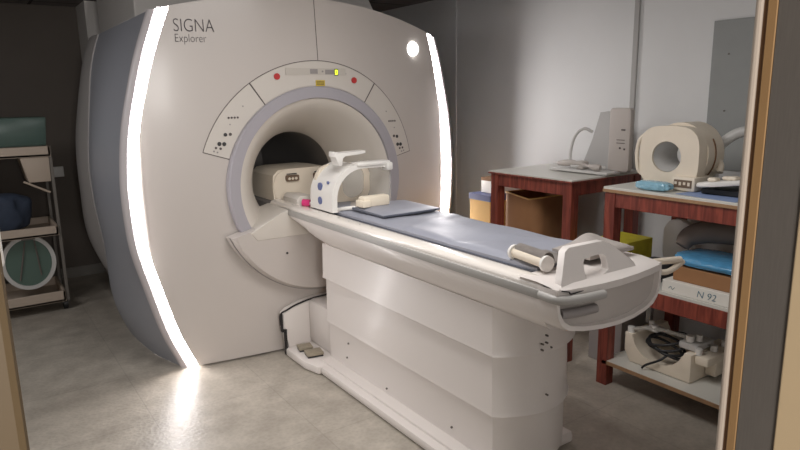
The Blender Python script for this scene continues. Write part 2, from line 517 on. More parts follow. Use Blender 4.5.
# bore ring, flare and tunnel (lathed about the Y axis)
def lathe(bm, prof, cx=CX, cz=CZ, n=96, a0=0, a1=360, mi=0, cz2=None):
    full = a1-a0 >= 360
    rows = []
    for i in range(n+1):
        a = math.radians(a0+(a1-a0)*i/n)
        rows.append([(cx+r*math.cos(a), y, cz+r*math.sin(a)) for r,y in prof])
    grid(bm, rows, mi=mi)
    if full: bmesh.ops.remove_doubles(bm, verts=bm.verts[:], dist=1e-5)
bm = B(); lathe(bm, [(RO+.001,3.52),(RO+.001,3.466),(RO-.006,3.458),(RI+.004,3.462),(RI,3.475),(RI,3.50)])
build('bore_ring', bm, M['ring'], g, smooth=40)
bm = B(); lathe(bm, [(RI,3.478),(.49,3.49),(.45,3.535),(.40,3.61),(.355,3.70),(.322,3.79),(.305,3.86),(.30,3.9)])
build('bore_flare', bm, M['flare'], g, smooth=60)
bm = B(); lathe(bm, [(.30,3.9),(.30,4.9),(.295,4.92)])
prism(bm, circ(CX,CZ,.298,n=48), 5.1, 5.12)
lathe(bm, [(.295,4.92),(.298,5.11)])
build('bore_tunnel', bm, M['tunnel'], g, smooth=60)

# control panel arcs above the bore
def arc_panel(name, a0, a1, label=None):
    bm = B(); n = int(abs(a1-a0)/1.5)
    rows = []
    e = .35
    for i in range(n+1):
        a = math.radians(a0+e+(a1-a0-2*e)*i/n)
        rr = []
        for r in (RO+.004, RO+.006, .66, .731, .733):
            x, z = CX+r*math.cos(a), CZ+r*math.sin(a)
            d = .001 if r in (RO+.004,.733) else -.004
            rr.append((x, yf(x)+d, z))
        rows.append(rr)
    grid(bm, rows)
    o = build(name, bm, M['gpanel'], g, smooth=50)
    bm = B()   # dark outline
    for r0,r1 in ((.733,.7365),):
        rows = []
        for i in range(n+1):
            a = math.radians(a0+(a1-a0)*i/n)
            rows.append([(CX+r*math.cos(a), yf(CX+r*math.cos(a))-.0025, CZ+r*math.sin(a)) for r in (r0,r1)])
        grid(bm, rows)
    for ae, s in ((a0,1),(a1,-1)):
        rows = []
        for k in range(7):
            r = RO+(.7365-RO)*k/6
            rr = []
            for da in (0, s*.32):
                a = math.radians(ae+da); x, z = CX+r*math.cos(a), CZ+r*math.sin(a)
                rr.append((x, yf(x)-.003, z))
            rows.append(rr)
        grid(bm, rows)
    build('panel_seam', bm, M['seam'], o)
    return o
pl = arc_panel('control_panel', 124.5, 162)
pt = arc_panel('control_panel', 55, 124.5)
prr = arc_panel('control_panel', 11.7, 55)
def fy(x): return yf(x)-.004
def dot(name, x, z, r, m, parent, d=.004):
    bm = B(); disc(bm, (x, fy(x)-d/2+.001, z), r, d, 'y', 18); return build(name, bm, m, parent, smooth=40)
def plate(name, x, z, w, h, m, parent, d=.002, rot=0):
    bm = B(); box(bm, x-w/2, x+w/2, fy(x)-d, fy(x)+.001, z-h/2, z+h/2, rot=(rot,'Y') if rot else None)
    return build(name, bm, m, parent)
for x, z in ((1.546,1.672),(2.061,1.650)): dot('emergency_stop', x, z, .0185, M['red'], pt, .008)
plate('key_strip', 1.80, 1.701, .40, .04, mat('panel overlay',(194,187,178),.4), pt, .001)
for x, z, w in ((1.715,1.7,.05),(1.782,1.702,.05),(1.895,1.699,.075)): plate('display_window', x, z, w, .028, M['grey_btn'], pt)
for x, z in ((1.63,1.697),(1.668,1.699),(1.84,1.702),(1.972,1.695),(2.0,1.69)): dot('key', x, z, .006, M['grey_btn'], pt, .003)
plate('digit_window', 1.934, 1.698, .026, .04, M['digit_back'], pt, .003)
for dx, dz, w, h in ((-.006,0,.004,.026),(.006,0,.004,.026),(0,.012,.012,.004),(0,-.012,.012,.004)):
    plate('lit_digit', 1.934+dx, 1.698+dz, w, h, M['digit'], pt, .0045)
lab = plate('warning_label', 1.822, 1.634, .062, .034, M['yellow_label'], pt, .002)
for dz in (-.008,0,.008): plate('label_print', 1.822, 1.634+dz, .05, .003, M['text'], lab, .003)
def side_keys(parent, mirror):
    # (tangential, radial) positions read along the arc
    L = [(150.5,.655,.0105,'dot'),(149.2,.632,.009,'seam'),(155.8,.665,.0115,'dot'),(155.0,.64,.0115,'dot'),
         (158.2,.675,.007,'seam'),(157.8,.65,.007,'seam'),(160,.68,.005,'grey_btn'),(160,.66,.005,'grey_btn'),(134,.665,.004,'grey_btn'),(145,.66,.004,'grey_btn')]
    for a, r, s, m in L:
        aa = a if not mirror else 173.5-a
        aa = math.radians(aa); dot('button', CX+r*math.cos(aa), CZ+r*math.sin(aa), s, M[m], parent, .003)
    for k in range(4):
        a = math.radians(141.5 if not mirror else 32.5); r = .665
        x = CX+r*math.cos(a)+(k-1.5)*.017; dot('button', x, CZ+r*math.sin(a)+.002, .006, M['seam'], parent, .003)
side_keys(pl, False); side_keys(prr, True)
# seam of the front cover above the panel
bm = B(); rows = []
for k in range(9):
    z = CZ+.738+(ztop(1.8)-CZ-.738)*k/8; x = 1.814-.012*k/8
    rows.append([(x-.0022,yf(x)-.0012,z),(x+.0022,yf(x)-.0012,z)])
grid(bm, rows); build('cover_seam', bm, M['seam'], g)
# round lamp and lettering
bm = B(); disc(bm, (2.559, yf(2.559)-.004, 1.856), .044, .012, 'y', 40); lamp = build('status_lamp', bm, M['led_round'], g, smooth=40)
text_part('lettering', 'SIGNA', .098, (1.0, yf(1.0)-.004, 1.907), (PI/2,0,math.atan(.24*(1.1-1.81))), M['text'], g, thin=-.0016, sx=.76)
text_part('lettering', 'Explorer', .062, (1.003, yf(1.0)-.004, 1.853), (PI/2,0,math.atan(.24*(1.1-1.81))), M['text'], g, thin=-.001, sx=.76)

# lower fairing under the bore
def fair_outline(R, top, e=0):
    a = math.degrees(math.asin(max(-1,(top-CZ)/R)))
    return [(CX+R*math.cos(math.radians(t)), CZ+R*math.sin(math.radians(t))) for t in [180-a+(a+a-180+180+180-2*0-0)*0 for _ in [0]]]
def arc_pts(R, t0, t1, n): return [(CX+R*math.cos(math.radians(t0+(t1-t0)*i/n)), CZ+R*math.sin(math.radians(t0+(t1-t0)*i/n))) for i in range(n+1)]
o0 = arc_pts(.668, 203, 337, 28)
bm = B()
pts0 = o0 + [(2.06,.865),(2.0,.872),(1.60,.872),(1.54,.865)]
A = [bm.verts.new((x, 3.50, z)) for x,z in pts0]
def shrink(x, z, k): return (CX+(x-CX)*k, .87+(z-.87)*k)
C1 = [bm.verts.new((*[shrink(x,z,.985)[0]], 3.425, shrink(x,z,.985)[1])) for x,z in pts0]
C2 = [bm.verts.new((*[shrink(x,z,.955)[0]], 3.405, shrink(x,z,.955)[1])) for x,z in pts0]
for P_, Q_ in ((A,C1),(C1,C2)):
    for i in range(len(A)):
        j = (i+1) % len(A); bm.faces.new((P_[i],P_[j],Q_[j],Q_[i]))
bm.faces.new(C2)
fair = build('lower_fairing', bm, M['gantry'], g, smooth=40)
bm = B(); tube(bm, [(x, 3.442, z) for x,z in arc_pts(.664, 203, 292, 20)], .0035, 6, 2, sm=False)
build('fairing_seam', bm, M['grey_btn'], fair)
bm = B(); disc(bm, (1.52,3.403,.64), .007, .006, 'y', 12); build('screw', bm, M['dot'], fair)
# ledge inside the bore at table height
bm = B()
led = [(CX-.50,.79),(CX-.31,.885),(CX-.26,.90),(CX+.26,.90),(CX+.31,.885),(CX+.50,.79),(CX+.46,.74),(CX-.46,.74)]
prism(bm, led, 3.40, 3.72, bev=.006); build('bore_ledge', bm, M['flare'], g, smooth=40)
bm = B(); box(bm, CX-.24, CX+.24, 3.70, 4.9, .80, .897); build('bore_rail', bm, M['tunnel'], g)

# ------------------------------------------------------------ patient table
t = thing('patient_table', 'long white scanner bed on a stepped pedestal, pushed into the scanner bore', 'bed', (1.835,2.4,0))
TX = 1.835
# cover body: section swept along Y
def bed_sec(y):
    zb = .738+.13*smooth_tab(max(3.0,min(3.56,y)), [(3.0,0),(3.15,.12),(3.35,.55),(3.56,1)])
    top = .888
    pts = [(-.288,top),(-.293,top-.02)]
    h = top-.02-zb
    for k in range(1,8):
        s = k/8; pts.append((-.293+.058*s**1.8, top-.02-h*s*.96))
    pts += [(-.225,zb+.003),(-.205,zb)]
    return pts + [(-x,z) for x,z in reversed(pts)]
rows = []
for i in range(49):
    y = 1.42+(3.56-1.42)*i/48
    rows.append([(TX+x,y,z) for x,z in bed_sec(y)])
bm = B(); V = grid(bm, rows, closed=True); bm.faces.new(V[0][::-1]); bm.faces.new(V[-1])
build('table_body', bm, M['bed'], t, smooth=35)
# grey rails either side
for sx in (-1,1):
    bm = B(); box(bm, min(TX+sx*.298,TX+sx*.262), max(TX+sx*.298,TX+sx*.262), 1.40, 3.55, .866, .900, .006, 2)
    build('side_rail', bm, M['bed_grey'], t, smooth=40)
# top deck with raised white lips
bm = B()
prof = [(-.284,.888),(-.288,.906),(-.282,.918),(-.268,.924),(-.235,.927),(-.212,.922),(-.200,.912),(0,.905)]
prof = prof+[(-x,z) for x,z in reversed(prof[:-1])]
rows = [[(TX+x,y,z) for x,z in prof] for y in (1.41,1.43,2.0,2.8,3.5,3.68)]
V = grid(bm, rows); build('table_deck', bm, M['bed_lip'], t, smooth=50)
for k in range(9):
    bm = B(); disc(bm, (TX-.252, 3.42-.11*k, .9262), .005, .003, 'z', 10); build('rail_mark', bm, M['bed_grey'], t)
# pedestal tiers
def ped(x0, x1, y0, y1, bul, n=14):
    pts = [(x0,y1),(x0,y0)]
    for i in range(1,n):
        s = i/n; pts.append((x0+(x1-x0)*s, y0-bul*math.sin(PI*s)**.8))
    pts += [(x1,y0),(x1,y1)]
    return pts
for k,(z0,z1,ins) in enumerate(((.540,.745,0),(.276,.548,.016),(.052,.284,.032))):
    bm = B()
    a = ped(1.592+ins,2.078-ins,1.695+ins*.8,3.10,.095)
    bot = ped(1.600+ins,2.070-ins,1.707+ins*.8,3.10,.09) if k < 2 else a
    n = len(a)
    rows = [[(x,y,z1) for x,y in bot], [(x,y,z0+.03) for x,y in [(p[0]*.5+q[0]*.5,p[1]*.5+q[1]*.5) for p,q in zip(a,bot)]], [(x,y,z0+.006) for x,y in a], [(x,y,z0) for x,y in bot]]
    V = grid(bm, rows, closed=True); bm.faces.new(V[0]); bm.faces.new(V[-1][::-1])
    build('pedestal_tier', bm, M['bed'], t, smooth=40)
for (x,y,z) in ((1.623,2.88,.21),(1.623,2.9,.12),(1.623,1.98,.11),(1.623,2.5,.09)):
    bm = B(); disc(bm, (x,y,z), .005, .01, 'x', 10); build('screw', bm, M['screw'], t)
for (x,z) in ((1.80,.615),(1.80,.585),(1.775,.585),(1.775,.56),(1.825,.56),(1.81,.36)):
    bm = B(); disc(bm, (x,1.606,z), .004, .012, 'y', 10); build('screw', bm, M['screw'], t)
bm = B(); box(bm, 1.515, 2.10, 1.70, 3.10, .006, .05, .012); box(bm, 1.56,2.09,1.70,3.1,.045,.062,.006)
build('pedestal_base', bm, M['bed'], t, smooth=40)
# docking base between pedestal and scanner, with the black service gap
bm = B()
prism(bm, [(1.492,.006),(1.492,.16),(1.472,.165),(1.472,.262),(1.51,.287),(1.60,.315),(1.72,.328),(1.95,.328),(2.1,.30),(2.2,.25),(2.2,.006)], 3.40, 3.47, bev=.01)
box(bm, 1.64, 2.05, 3.05, 3.42, .05, .33, .03)
build('docking_housing', bm, M['bed'], t, smooth=40)
bm = B(); tube(bm, [(1.77,3.398,.334),(1.66,3.398,.328),(1.56,3.398,.310),(1.50,3.398,.290),(1.452,3.398,.268),(1.450,3.398,.20)], .0055, 6)
box(bm, 1.452, 1.462, 3.39, 3.41, .16, .27); box(bm, 1.470, 1.480, 3.38, 3.405, .01, .165); box(bm,1.455,1.485,3.39,3.41,.155,.168)
build('service_gap', bm, M['gap'], t)
bm = B(); prism(bm, [(1.47,3.40),(1.47,3.14),(1.50,3.02),(2.17,3.02),(2.17,3.44)][::-1], .006, .052, 'z', bev=.008); build('docking_foot', bm, M['bed'], t, smooth=40)
for (x,y,w,d,r) in ((1.555,3.30,.085,.075,.5),(1.56,3.19,.10,.085,.45)):
    bm = B(); box(bm, x-w/2, x+w/2, y-d/2, y+d/2, .062, .078, .004, rot=(-r*.4,'Z')); p_ = build('foot_pedal', bm, M['pedal'], t, smooth=40)
    bm = B(); box(bm, x-w/2+.004, x+w/2-.004, y-d/2+.004, y+d/2-.004, .05, .062, rot=(-r*.4,'Z')); build('pedal_bracket', bm, M['black'], p_)
# end cap: rim and recessed face
capo = [(-.292,.915),(-.296,.87),(-.290,.82),(-.272,.785),(-.24,.764),(-.18,.752),(-.09,.744),(0,.741),(.09,.744),(.18,.752),(.24,.764),(.272,.785),(.290,.82),(.296,.87),(.292,.915)]
def ycap(x): return 1.34-.035*math.cos(max(-1,min(1,x/.3))*PI/2)+0
bm = B()
def ins(p, d):
    x,z = p; s = 1-d/.296; return (x*s, .915-(.915-z)*(1-d/.17))
L0 = [(TX+x,1.425,z) for x,z in capo]; L1 = [(TX+x,ycap(x)+.012,z) for x,z in capo]
L2 = [(TX+x*.985,ycap(x),.915-(.915-z)*.985) for x,z in capo]
L3 = [(TX+ins(p,.018)[0],ycap(p[0]),ins(p,.018)[1]) for p in capo]
L4 = [(TX+ins(p,.022)[0],ycap(p[0])+.02,ins(p,.022)[1]) for p in capo]
V = grid(bm, [L0,L1,L2,L3,L4])
build('end_cap', bm, M['bed'], t, smooth=45)
bm = B()
rows = []
for j in range(8):
    s = j/7; rows.append([(TX+ins(p,.021)[0], ycap(p[0])+.019, ins(p,.021)[1]*(1-s)+.916*s) for p in capo])
grid(bm, rows); build('recessed_panel', bm, M['beige_grey'], t, smooth=50)
bm = B()   # grey rail wrapping the corner; the grip shade bar follows
tube(bm, [(TX-.29,1.415,.883),(TX-.285,1.345,.880),(TX-.24,1.318,.878),(TX-.17,1.306,.877),(TX-.10,1.302,.876)], .0165, 10)
build('corner_bumper', bm, M['bed_grey'], t, smooth=60)
bm = B(); tube(bm, [(TX-.262,1.348,.825),(TX-.20,1.336,.822),(TX-.11,1.325,.822)], .017, 10)  # raised grey bar, its colour stands for the shadow in the grip
build('grip_shade_bar', bm, M['grey_btn'], t, smooth=60)
# end deck (sloping top piece) + pull handle with a slot
bm = B()
rows = []
for x in (-.292,-.27,-.2,-.1,0,.1,.2,.27,.292):
    e = .012 if abs(x) < .28 else 0
    rows.append([(TX+x,1.52,.925-.0*abs(x)),(TX+x,1.43,.925+e*.3),(TX+x,ycap(x)+.03,.918+e*.4),(TX+x,ycap(x)+.003,.910),(TX+x,ycap(x)+.003,.885)])
grid(bm, rows); build('end_deck', bm, M['bed'], t, smooth=50)
bm = B()
ho = [(1.575,.90),(1.578,.925),(1.635,1.02),(1.66,1.032),(1.84,1.030),(1.87,1.018),(1.93,.975),(1.975,.94),(1.985,.91),(1.975,.888),(1.84,.888),(1.70,.892)]
hi_ = [(1.705,.925),(1.705,.945),(1.710,.975),(1.722,.987),(1.78,.990),(1.81,.990),(1.826,.985),(1.832,.975),(1.832,.955),(1.828,.935),(1.80,.925),(1.74,.92)]
prism(bm, ho, 1.355, 1.383, hole=hi_)
for v in bm.verts:
    v.co.y += (v.co.z-.93)*.4
bmesh.ops.bevel(bm, geom=[e for e in bm.edges if e.calc_face_angle(0) > .9], offset=.006, segments=2, affect='EDGES')
build('pull_handle', bm, M['bed'], t, smooth=40)
bm = B(); tube(bm, [(1.560,1.335,.912),(1.585,1.325,.906),(1.60,1.325,.897),(1.70,1.325,.899),(1.84,1.325,.895),(1.975,1.33,.893),(1.99,1.34,.915)], .0025, 6); build('handle_gap', bm, M['gap'], t)
# arm reaching out on the far side
bm = B()
tube(bm, [(2.10,1.44,.885),(2.22,1.44,.878),(2.38,1.42,.868)], .014, 10)
tube(bm, [(2.20,1.42,.85),(2.28,1.41,.835),(2.40,1.42,.855)], .012, 10)
build('side_arm', bm, M['cream'], t, smooth=60)

# mattress resting on the deck
def sheet(x0,x1,y0,y1,z0,zt,nx=24,ny=60,amp=.004,f=None,taper=None):
    bm = B(); rows = []
    for j in range(ny+1):
        y = y0+(y1-y0)*j/ny; r = [(x0,y,z0)]
        for i in range(nx+1):
            s = i/nx; x = x0+(x1-x0)*s
            e = min(1, min(s,1-s)*nx/1.5)*min(1, min(j,ny-j)/1.5)
            z = zt + amp*(math.sin(9*y+3*x)*math.sin(14*x-5*y)+.5*math.sin(31*x+11*y)*math.sin(6*y))
            if f: z += f(x,y)
            z = z0+(z-z0)*(.55+.45*e)
            r.append((x,y,z))
        r.append((x1,y,z0)); rows.append(r)
    V = grid(bm, rows); bm.faces.new(V[0]); bm.faces.new(V[-1][::-1])
    return bm
def folds(x,y):
    return .007*math.exp(-((y-2.36-.25*(x-1.66))/.02)**2) + .010*math.exp(-((y-2.85)/.25)**2)*0 - .005*math.exp(-((y-1.95+.5*(x-1.8))/.03)**2)
o = build('mattress', sheet(1.652,2.075,1.53,3.30,.912,.946,f=folds), M['pad'], smooth=50)
tag(o, 'long blue grey vinyl mattress lying along the white scanner bed', 'mattress')
bm = B(); tube(bm, [(1.650,1.54,.917),(1.650,2.4,.917),(1.650,3.2,.917)], .0035, 6); build('piping', bm, M['pad_dark'], o)
# folded head section of the pad beside the coil
bm = sheet(1.69,2.05,2.60,2.93,.952,.972,12,14,.002, f=lambda x,y: .014*(2.93-y)/.33*0+.01*(y-2.6))
o = build('folded_pad', bm, M['pad'], smooth=50); tag(o, 'small raised blue grey pad on the mattress in front of the white coil', 'cushion')
bm = B(); tube(bm, [(1.69,2.9,.96),(1.692,2.62,.957),(1.72,2.597,.957),(2.0,2.597,.957),(2.05,2.64,.957)], .006, 8); build('piping', bm, M['pad_dark'], o)
# crumpled sheet at foot end
bm = sheet(1.83,2.09,1.44,1.62,.95,.975,20,16,.005, f=lambda x,y: .022*math.exp(-((x-1.9-(y-1.5))/.07)**2))
for v in bm.verts:
    pass
o = build('crumpled_sheet', bm, M['cloth'], smooth=60); tag(o, 'rumpled grey cloth lying over the foot end of the mattress behind the handle', 'cloth')
# strap roll at the near corner
r = thing('strap_roll', 'white tube with rolled grey strap on the near corner of the bed', 'strap roll', (1.66,1.60,.93))
ax0, ax1 = Vector((1.640,1.475,.962)), Vector((1.672,1.665,.962))
bm = B(); tube(bm, [ax0, ax1], .020, 20, sm=False); build('roll_tube', bm, M['cream'], r, smooth=40)
d_ = (ax1-ax0).normalized()
for p in (ax0, ax1):
    bm = B(); tube(bm, [p-d_*.006, p+d_*.006], .029, 20, sm=False); build('end_flange', bm, M['white'], r, smooth=40)
rows = []
for i in range(15):
    a = math.radians(60-15*i)
    pass
for s in (0,.33,.66,1):
    base = ax0.lerp(ax1, .06+.88*s); row = []
    for k in range(16):
        a = math.radians(150-14*k)
        rr = .026+.0012*k
        row.append(base+Vector((rr*math.cos(a)+.012, 0, rr*math.sin(a)+.004)))
    row += [base+Vector((.06,0,-.008)), base+Vector((.10,-.005,-.010+.004*math.sin(7*s))), base+Vector((.15,-.01,-.008))]
    rows.append(row)
bm = B(); grid(bm, rows); bmesh.ops.solidify(bm, geom=bm.faces[:], thickness=.004)
build('strap', bm, M['cloth'], r, smooth=60)

# coil cradle box inside the bore
c = thing('coil_box', 'cream box with two brown windows sitting inside the dark bore', 'coil', (1.79,3.9,.905))
bm = B()
o_ = [(x+.06,z-.006) for x,z in [(1.545,.907),(1.550,1.00),(1.565,1.065),(1.60,1.095),(1.66,1.102),(1.90,1.102),(1.99,1.09),(2.03,1.05),(2.04,.907)]]
A = [bm.verts.new((x,3.74+(z-.907)*.25,z)) for x,z in o_]; D = [bm.verts.new((x,4.15,z)) for x,z in o_]
for i in range(len(A)):
    j = (i+1)%len(A); bm.faces.new((A[i],A[j],D[j],D[i]))
f1 = bm.faces.new(A); bm.faces.new(D[::-1])
bmesh.ops.bevel(bm, geom=list(f1.edges), offset=.012, segments=3, affect='EDGES')
build('housing', bm, M['cream'], c, smooth=35)
for x in (1.745, 1.945):
    bm = B(); prism(bm, rrect(x-.045,x+.045,1.018,1.058,.01), 3.752, 3.772); w_ = build('window', bm, M['brown_win'], c)
    bm = B()
    for dx in (-.025,-.002,.022): disc(bm, (x+dx,3.7505,1.036), .009, .004, 'y', 14)
    build('window_dot', bm, M['cream'], w_)
    bm = B(); box(bm, x-.035,x+.035,3.766,3.772,1.062,1.068); build('top_mark', bm, M['dot'], c)
bm = B(); prism(bm, [(1.60,.912),(1.60,.955),(1.625,.975),(1.72,.965),(1.75,.912)], 3.40, 3.60, bev=.006)
o = build('clear_wedge', bm, mat('frosted wedge',(222,216,208),.35), smooth=40); tag(o, 'small frosted white wedge on the bed at the mouth of the bore', 'wedge')

# head coil standing on the bed
h = thing('head_coil', 'white arched head coil with clear shell standing on the bed at the bore', 'coil', (1.82,3.05,.927))
def arch(x0, x1, z0, z1, r, n=10):
    pts = [(x0,z0)]
    for i in range(n+1):
        a = math.radians(180-90*i/n); pts.append((x0+r+r*math.cos(a), z1-r+r*math.sin(a)))
    for i in range(n+1):
        a = math.radians(90-90*i/n); pts.append((x1-.05+.05*math.cos(a), z1-.05+.05*math.sin(a)))
    pts.append((x1,z0)); return pts
bm = B()
oa = arch(1.61,2.0,.932,1.185,.18); ia = arch(1.64,1.985,.932,1.160,.165)
pts = oa+ia[::-1]
cut = [i for i,p in enumerate(oa) if p[0] < 1.97][-1]
pts = oa[:cut+1]+[p for p in ia if p[0] < 1.965][::-1]
prism(bm, pts, 2.98, 3.03)
build('front_arch', bm, M['white'], h, smooth=50)
bm = B(); oa2 = [p for p in oa if p[0] < 1.80]; ia2 = [p for p in ia if p[0] < 1.80]
prism(bm, oa2+ia2[::-1], 3.03, 3.24); build('side_shell', bm, M['white'], h, smooth=50)
bm = B(); oa3 = [p for p in arch(1.61,1.995,.932,1.18,.18) if p[0] > 1.79]; ia3 = [p for p in arch(1.62,1.987,.932,1.172,.17) if p[0] > 1.79]
prism(bm, oa3+ia3[::-1], 2.985, 3.24); build('clear_shell', bm, M['clear'], h, smooth=50)
bm = B()   # rear plate with rounded opening
outl = rrect(1.63,1.99,.934,1.172,.09,7); hol = rrect(1.80,1.95,.965,1.15,.065,7)
prism(bm, outl, 3.20, 3.225, hole=hol); build('rear_plate', bm, M['cream'], h, smooth=50)
bm = B(); prism(bm, hol, 3.205, 3.212); build('rear_window', bm, M['clear'], h)
bm = B(); box(bm, 1.62,1.99,2.99,3.24,.929,.945,.006); build('coil_base', bm, M['beige_grey'], h, smooth=40)
bm = B()
prism(bm, [(1.655,1.185),(1.648,1.225),(1.635,1.235),(1.638,1.262),(1.66,1.25),(1.79,1.256),(1.83,1.258),(1.83,1.244),(1.80,1.241),(1.70,1.238),(1.682,1.225),(1.682,1.185)], 2.98, 3.05, bev=.003)
build('top_handle', bm, M['white'], h, smooth=40)
bm = B(); box(bm, 1.77,1.99,2.97,3.05,1.172,1.194,.008)
build('top_bar', bm, M['white'], h, smooth=40)
bm = B(); box(bm, 1.955,1.995,2.955,3.02,1.14,1.185,.008); build('bar_end', bm, M['white'], h, smooth=40)
for (x,y,z,r) in ((1.610,3.12,.985,.022),(1.618,3.13,1.06,.024),(1.625,3.05,1.09,.009)):
    bm = B(); disc(bm, (x,y,z), r, .008, 'x', 16); build('blue_mark', bm, M['blue_mark'], h)
# cable with magenta connector
cb = thing('coil_cable', 'white coil cable with a magenta plug running across the bed edge', 'cable', (1.65,3.25,.93))
bm = B(); tube(bm, [(1.63,3.30,.943),(1.648,3.16,.943),(1.655,3.03,.94),(1.675,2.95,.955),(1.71,2.90,.962)], .011, 10); build('cable', bm, M['white'], cb, smooth=60)
bm = B(); tube(bm, [(1.60,3.325,.948),(1.632,3.292,.945)], .021, 16, sm=False); build('plug', bm, M['magenta'], cb, smooth=40)
bm = B(); box(bm, 1.70,1.865,2.80,2.86,.975,1.03,.008); box(bm, 1.69,1.74,2.79,2.87,.975,1.012,.006)
o = build('foam_block', bm, M['beige'], smooth=40); tag(o, 'beige foam block on the pad in front of the white head coil', 'foam block')

# ------------------------------------------------------------ tables
def leg(parent, x, y, w, z0, z1, bz=.002):
    bm = B(); box(bm, x, x+w, y, y+w, z0, z1, bz); build('leg', bm, M['wood'], parent)
ta = thing('work_table', 'red stained wooden table with pale top nearest the scanner', 'table', (3.07,2.62,0))
x0,x1,y0,y1,LW = 2.74,3.37,2.30,2.95,.062
for (x,y) in ((x0,y0),(x0,y1-LW),(x1-LW,y0),(x1-LW,y1-LW)): leg(ta, x, y, LW, 0, 1.062)
for (a,b,c_,d) in ((x0+.006,x0+.03,y0+LW,y1-LW),(x1-.03,x1-.006,y0+LW,y1-LW),(x0+LW,x1-LW,y0+.006,y0+.03),(x0+LW,x1-LW,y1-.03,y1-.006)):
    bm = B(); box(bm, a,b,c_,d, .985, 1.062, .002); build('apron', bm, M['wood'], ta)
bm = B(); box(bm, x0-.01,x1+.01,y0-.01,y1+.01,1.062,1.078,.003); top = build('table_top', bm, M['laminate'], ta)
bm = B(); box(bm, x0-.014,x1+.014,y0-.014,y1+.014,1.060,1.070,.002); build('edge_band', bm, M['wood'], ta)
bm = B(); box(bm, x0+.012,x1-.012,y0+.012,y1-.012,.555,.575,.002)
build('shelf', bm, M['laminate'], ta)
bm = B(); box(bm, x0+.03,x0+.055,y0+LW,y1-LW,.50,.554,.002); build('apron', bm, M['wood'], ta)

tb = thing('shelf_table', 'red stained wooden shelf table with three levels beside the door jamb', 'shelf', (3.03,1.46,0))
x0,x1,y0,y1 = 2.688,3.36,.90,2.04
for (x,y) in ((x0,y0),(x0,y1-LW),(x1-LW,y0),(x1-LW,y1-LW)): leg(tb, x, y, LW, 0, 1.052)
for z0,z1 in ((.975,1.052),(.505,.585)):
    for (a,b,c_,d) in ((x0+.004,x0+.03,y0+LW,y1-LW),(x1-.03,x1-.004,y0+LW,y1-LW),(x0+LW,x1-LW,y0+.004,y0+.03),(x0+LW,x1-LW,y1-.03,y1-.004)):
        bm = B(); box(bm, a,b,c_,d, z0,z1,.002); build('apron', bm, M['wood'], tb)
bm = B(); box(bm, x0-.006,x1+.006,y0-.01,y1+.006,1.052,1.078,.003); build('table_top', bm, M['laminate'], tb)
bm = B(); box(bm, x0-.009,x1+.009,y0-.013,y1+.009,1.050,1.066,.002); build('edge_band', bm, M['ply'], tb)
bm = B(); box(bm, x0+.008,x1-.008,y0+.008,y1-.008,.585,.600,.001); build('shelf', bm, M['laminate'], tb)
bm = B(); box(bm, x0+.0,x1,y0,y1-.03,.120,.140,.001)
sh = build('shelf', bm, M['ply'], tb)
bm = B(); box(bm, x0+.003,x1-.003,y0+.003,y1-.033,.1395,.143); build('shelf_surface', bm, M['laminate'], sh)

# ---- coil on the first table
ca = thing('spine_coil', 'upright white L-shaped coil with curled lead on the table nearest the scanner', 'coil', (3.17,2.45,1.08))
bm = B(); box(bm, 3.0,3.28,2.27,2.70,1.083,1.099,.005); build('base_plate', bm, M['offwhite'], ca, smooth=40)
bm = B(); prism(bm, [(2.56,1.10),(2.53,1.15),(2.475,1.28),(2.43,1.435),(2.34,1.445),(2.31,1.10)], 3.12, 3.20, 'x', bev=.006); build('slanted_block', bm, M['panel_grey'], ca, smooth=40)
bm = B(); prism(bm, rrect(2.205,2.345,1.10,1.462,.02,4), 3.10, 3.14, 'x', bev=.006); bk = build('upright_block', bm, M['beige_grey'], ca, smooth=40)
bm = B(); box(bm, 3.097,3.1,2.235,2.26,1.335,1.343); box(bm,3.097,3.1,2.235,2.29,1.28,1.283); box(bm,3.097,3.1,2.235,2.29,1.262,1.265); box(bm,3.097,3.1,2.26,2.27,1.23,1.24); box(bm,3.097,3.1,2.23,2.24,1.225,1.235); build('label_print', bm, M['seam'], bk)
bm = B(); tube(bm, [(3.10,2.46,1.32),(3.07,2.50,1.34),(3.05,2.545,1.30),(3.04,2.57,1.21),(3.03,2.56,1.135),(3.02,2.52,1.115),(3.03,2.48,1.125),(3.04,2.38,1.12),(3.06,2.33,1.12)], .009, 10); build('lead', bm, M['offwhite'], ca, smooth=60)
bm = B(); tube(bm, [(3.04,2.66,1.125),(3.03,2.52,1.135),(3.02,2.40,1.125),(3.03,2.34,1.12)], lambda s: .014+.007*math.sin(9*s), 10)
box(bm, 3.02,3.08,2.46,2.52,1.10,1.15,.01); build('lead_clamp', bm, M['beige_grey'], ca, smooth=60)

# ---- boxes by the first table
def carton(name, x0,x1,y0,y1,z0,z1, m, label, lid=None, cat='box', open_=False):
    r_ = thing(name, label, cat, ((x0+x1)/2,(y0+y1)/2,z0))
    if open_:
        bm = B(); th=.006
        box(bm,x0,x1,y0,y1,z0,z0+th); box(bm,x0,x0+th,y0,y1,z0,z1); box(bm,x1-th,x1,y0,y1,z0,z1); box(bm,x0,x1,y0,y0+th,z0,z1); box(bm,x0,x1,y1-th,y1,z0,z1)
        build('carton_body', bm, m, r_)
        bm = B(); box(bm, x0-.09,x0-.002,y0+.01,y1-.01,z1-.03,z1-.024, rot=(.5,'Y')); build('flap', bm, m, r_)
    else:
        bm = B(); box(bm,x0,x1,y0,y1,z0,z1,.003); build('carton_body', bm, m, r_)
    if lid:
        bm = B(); box(bm,x0-.006,x1+.006,y0-.006,y1+.006,z1-.035,z1+.008,.003); build('lid', bm, lid, r_)
    return r_
rb = thing('cardboard_box', 'brown round-cornered cardboard box on the shelf of the table nearest the scanner', 'box', (3.05,2.81,.576))
bm = B()
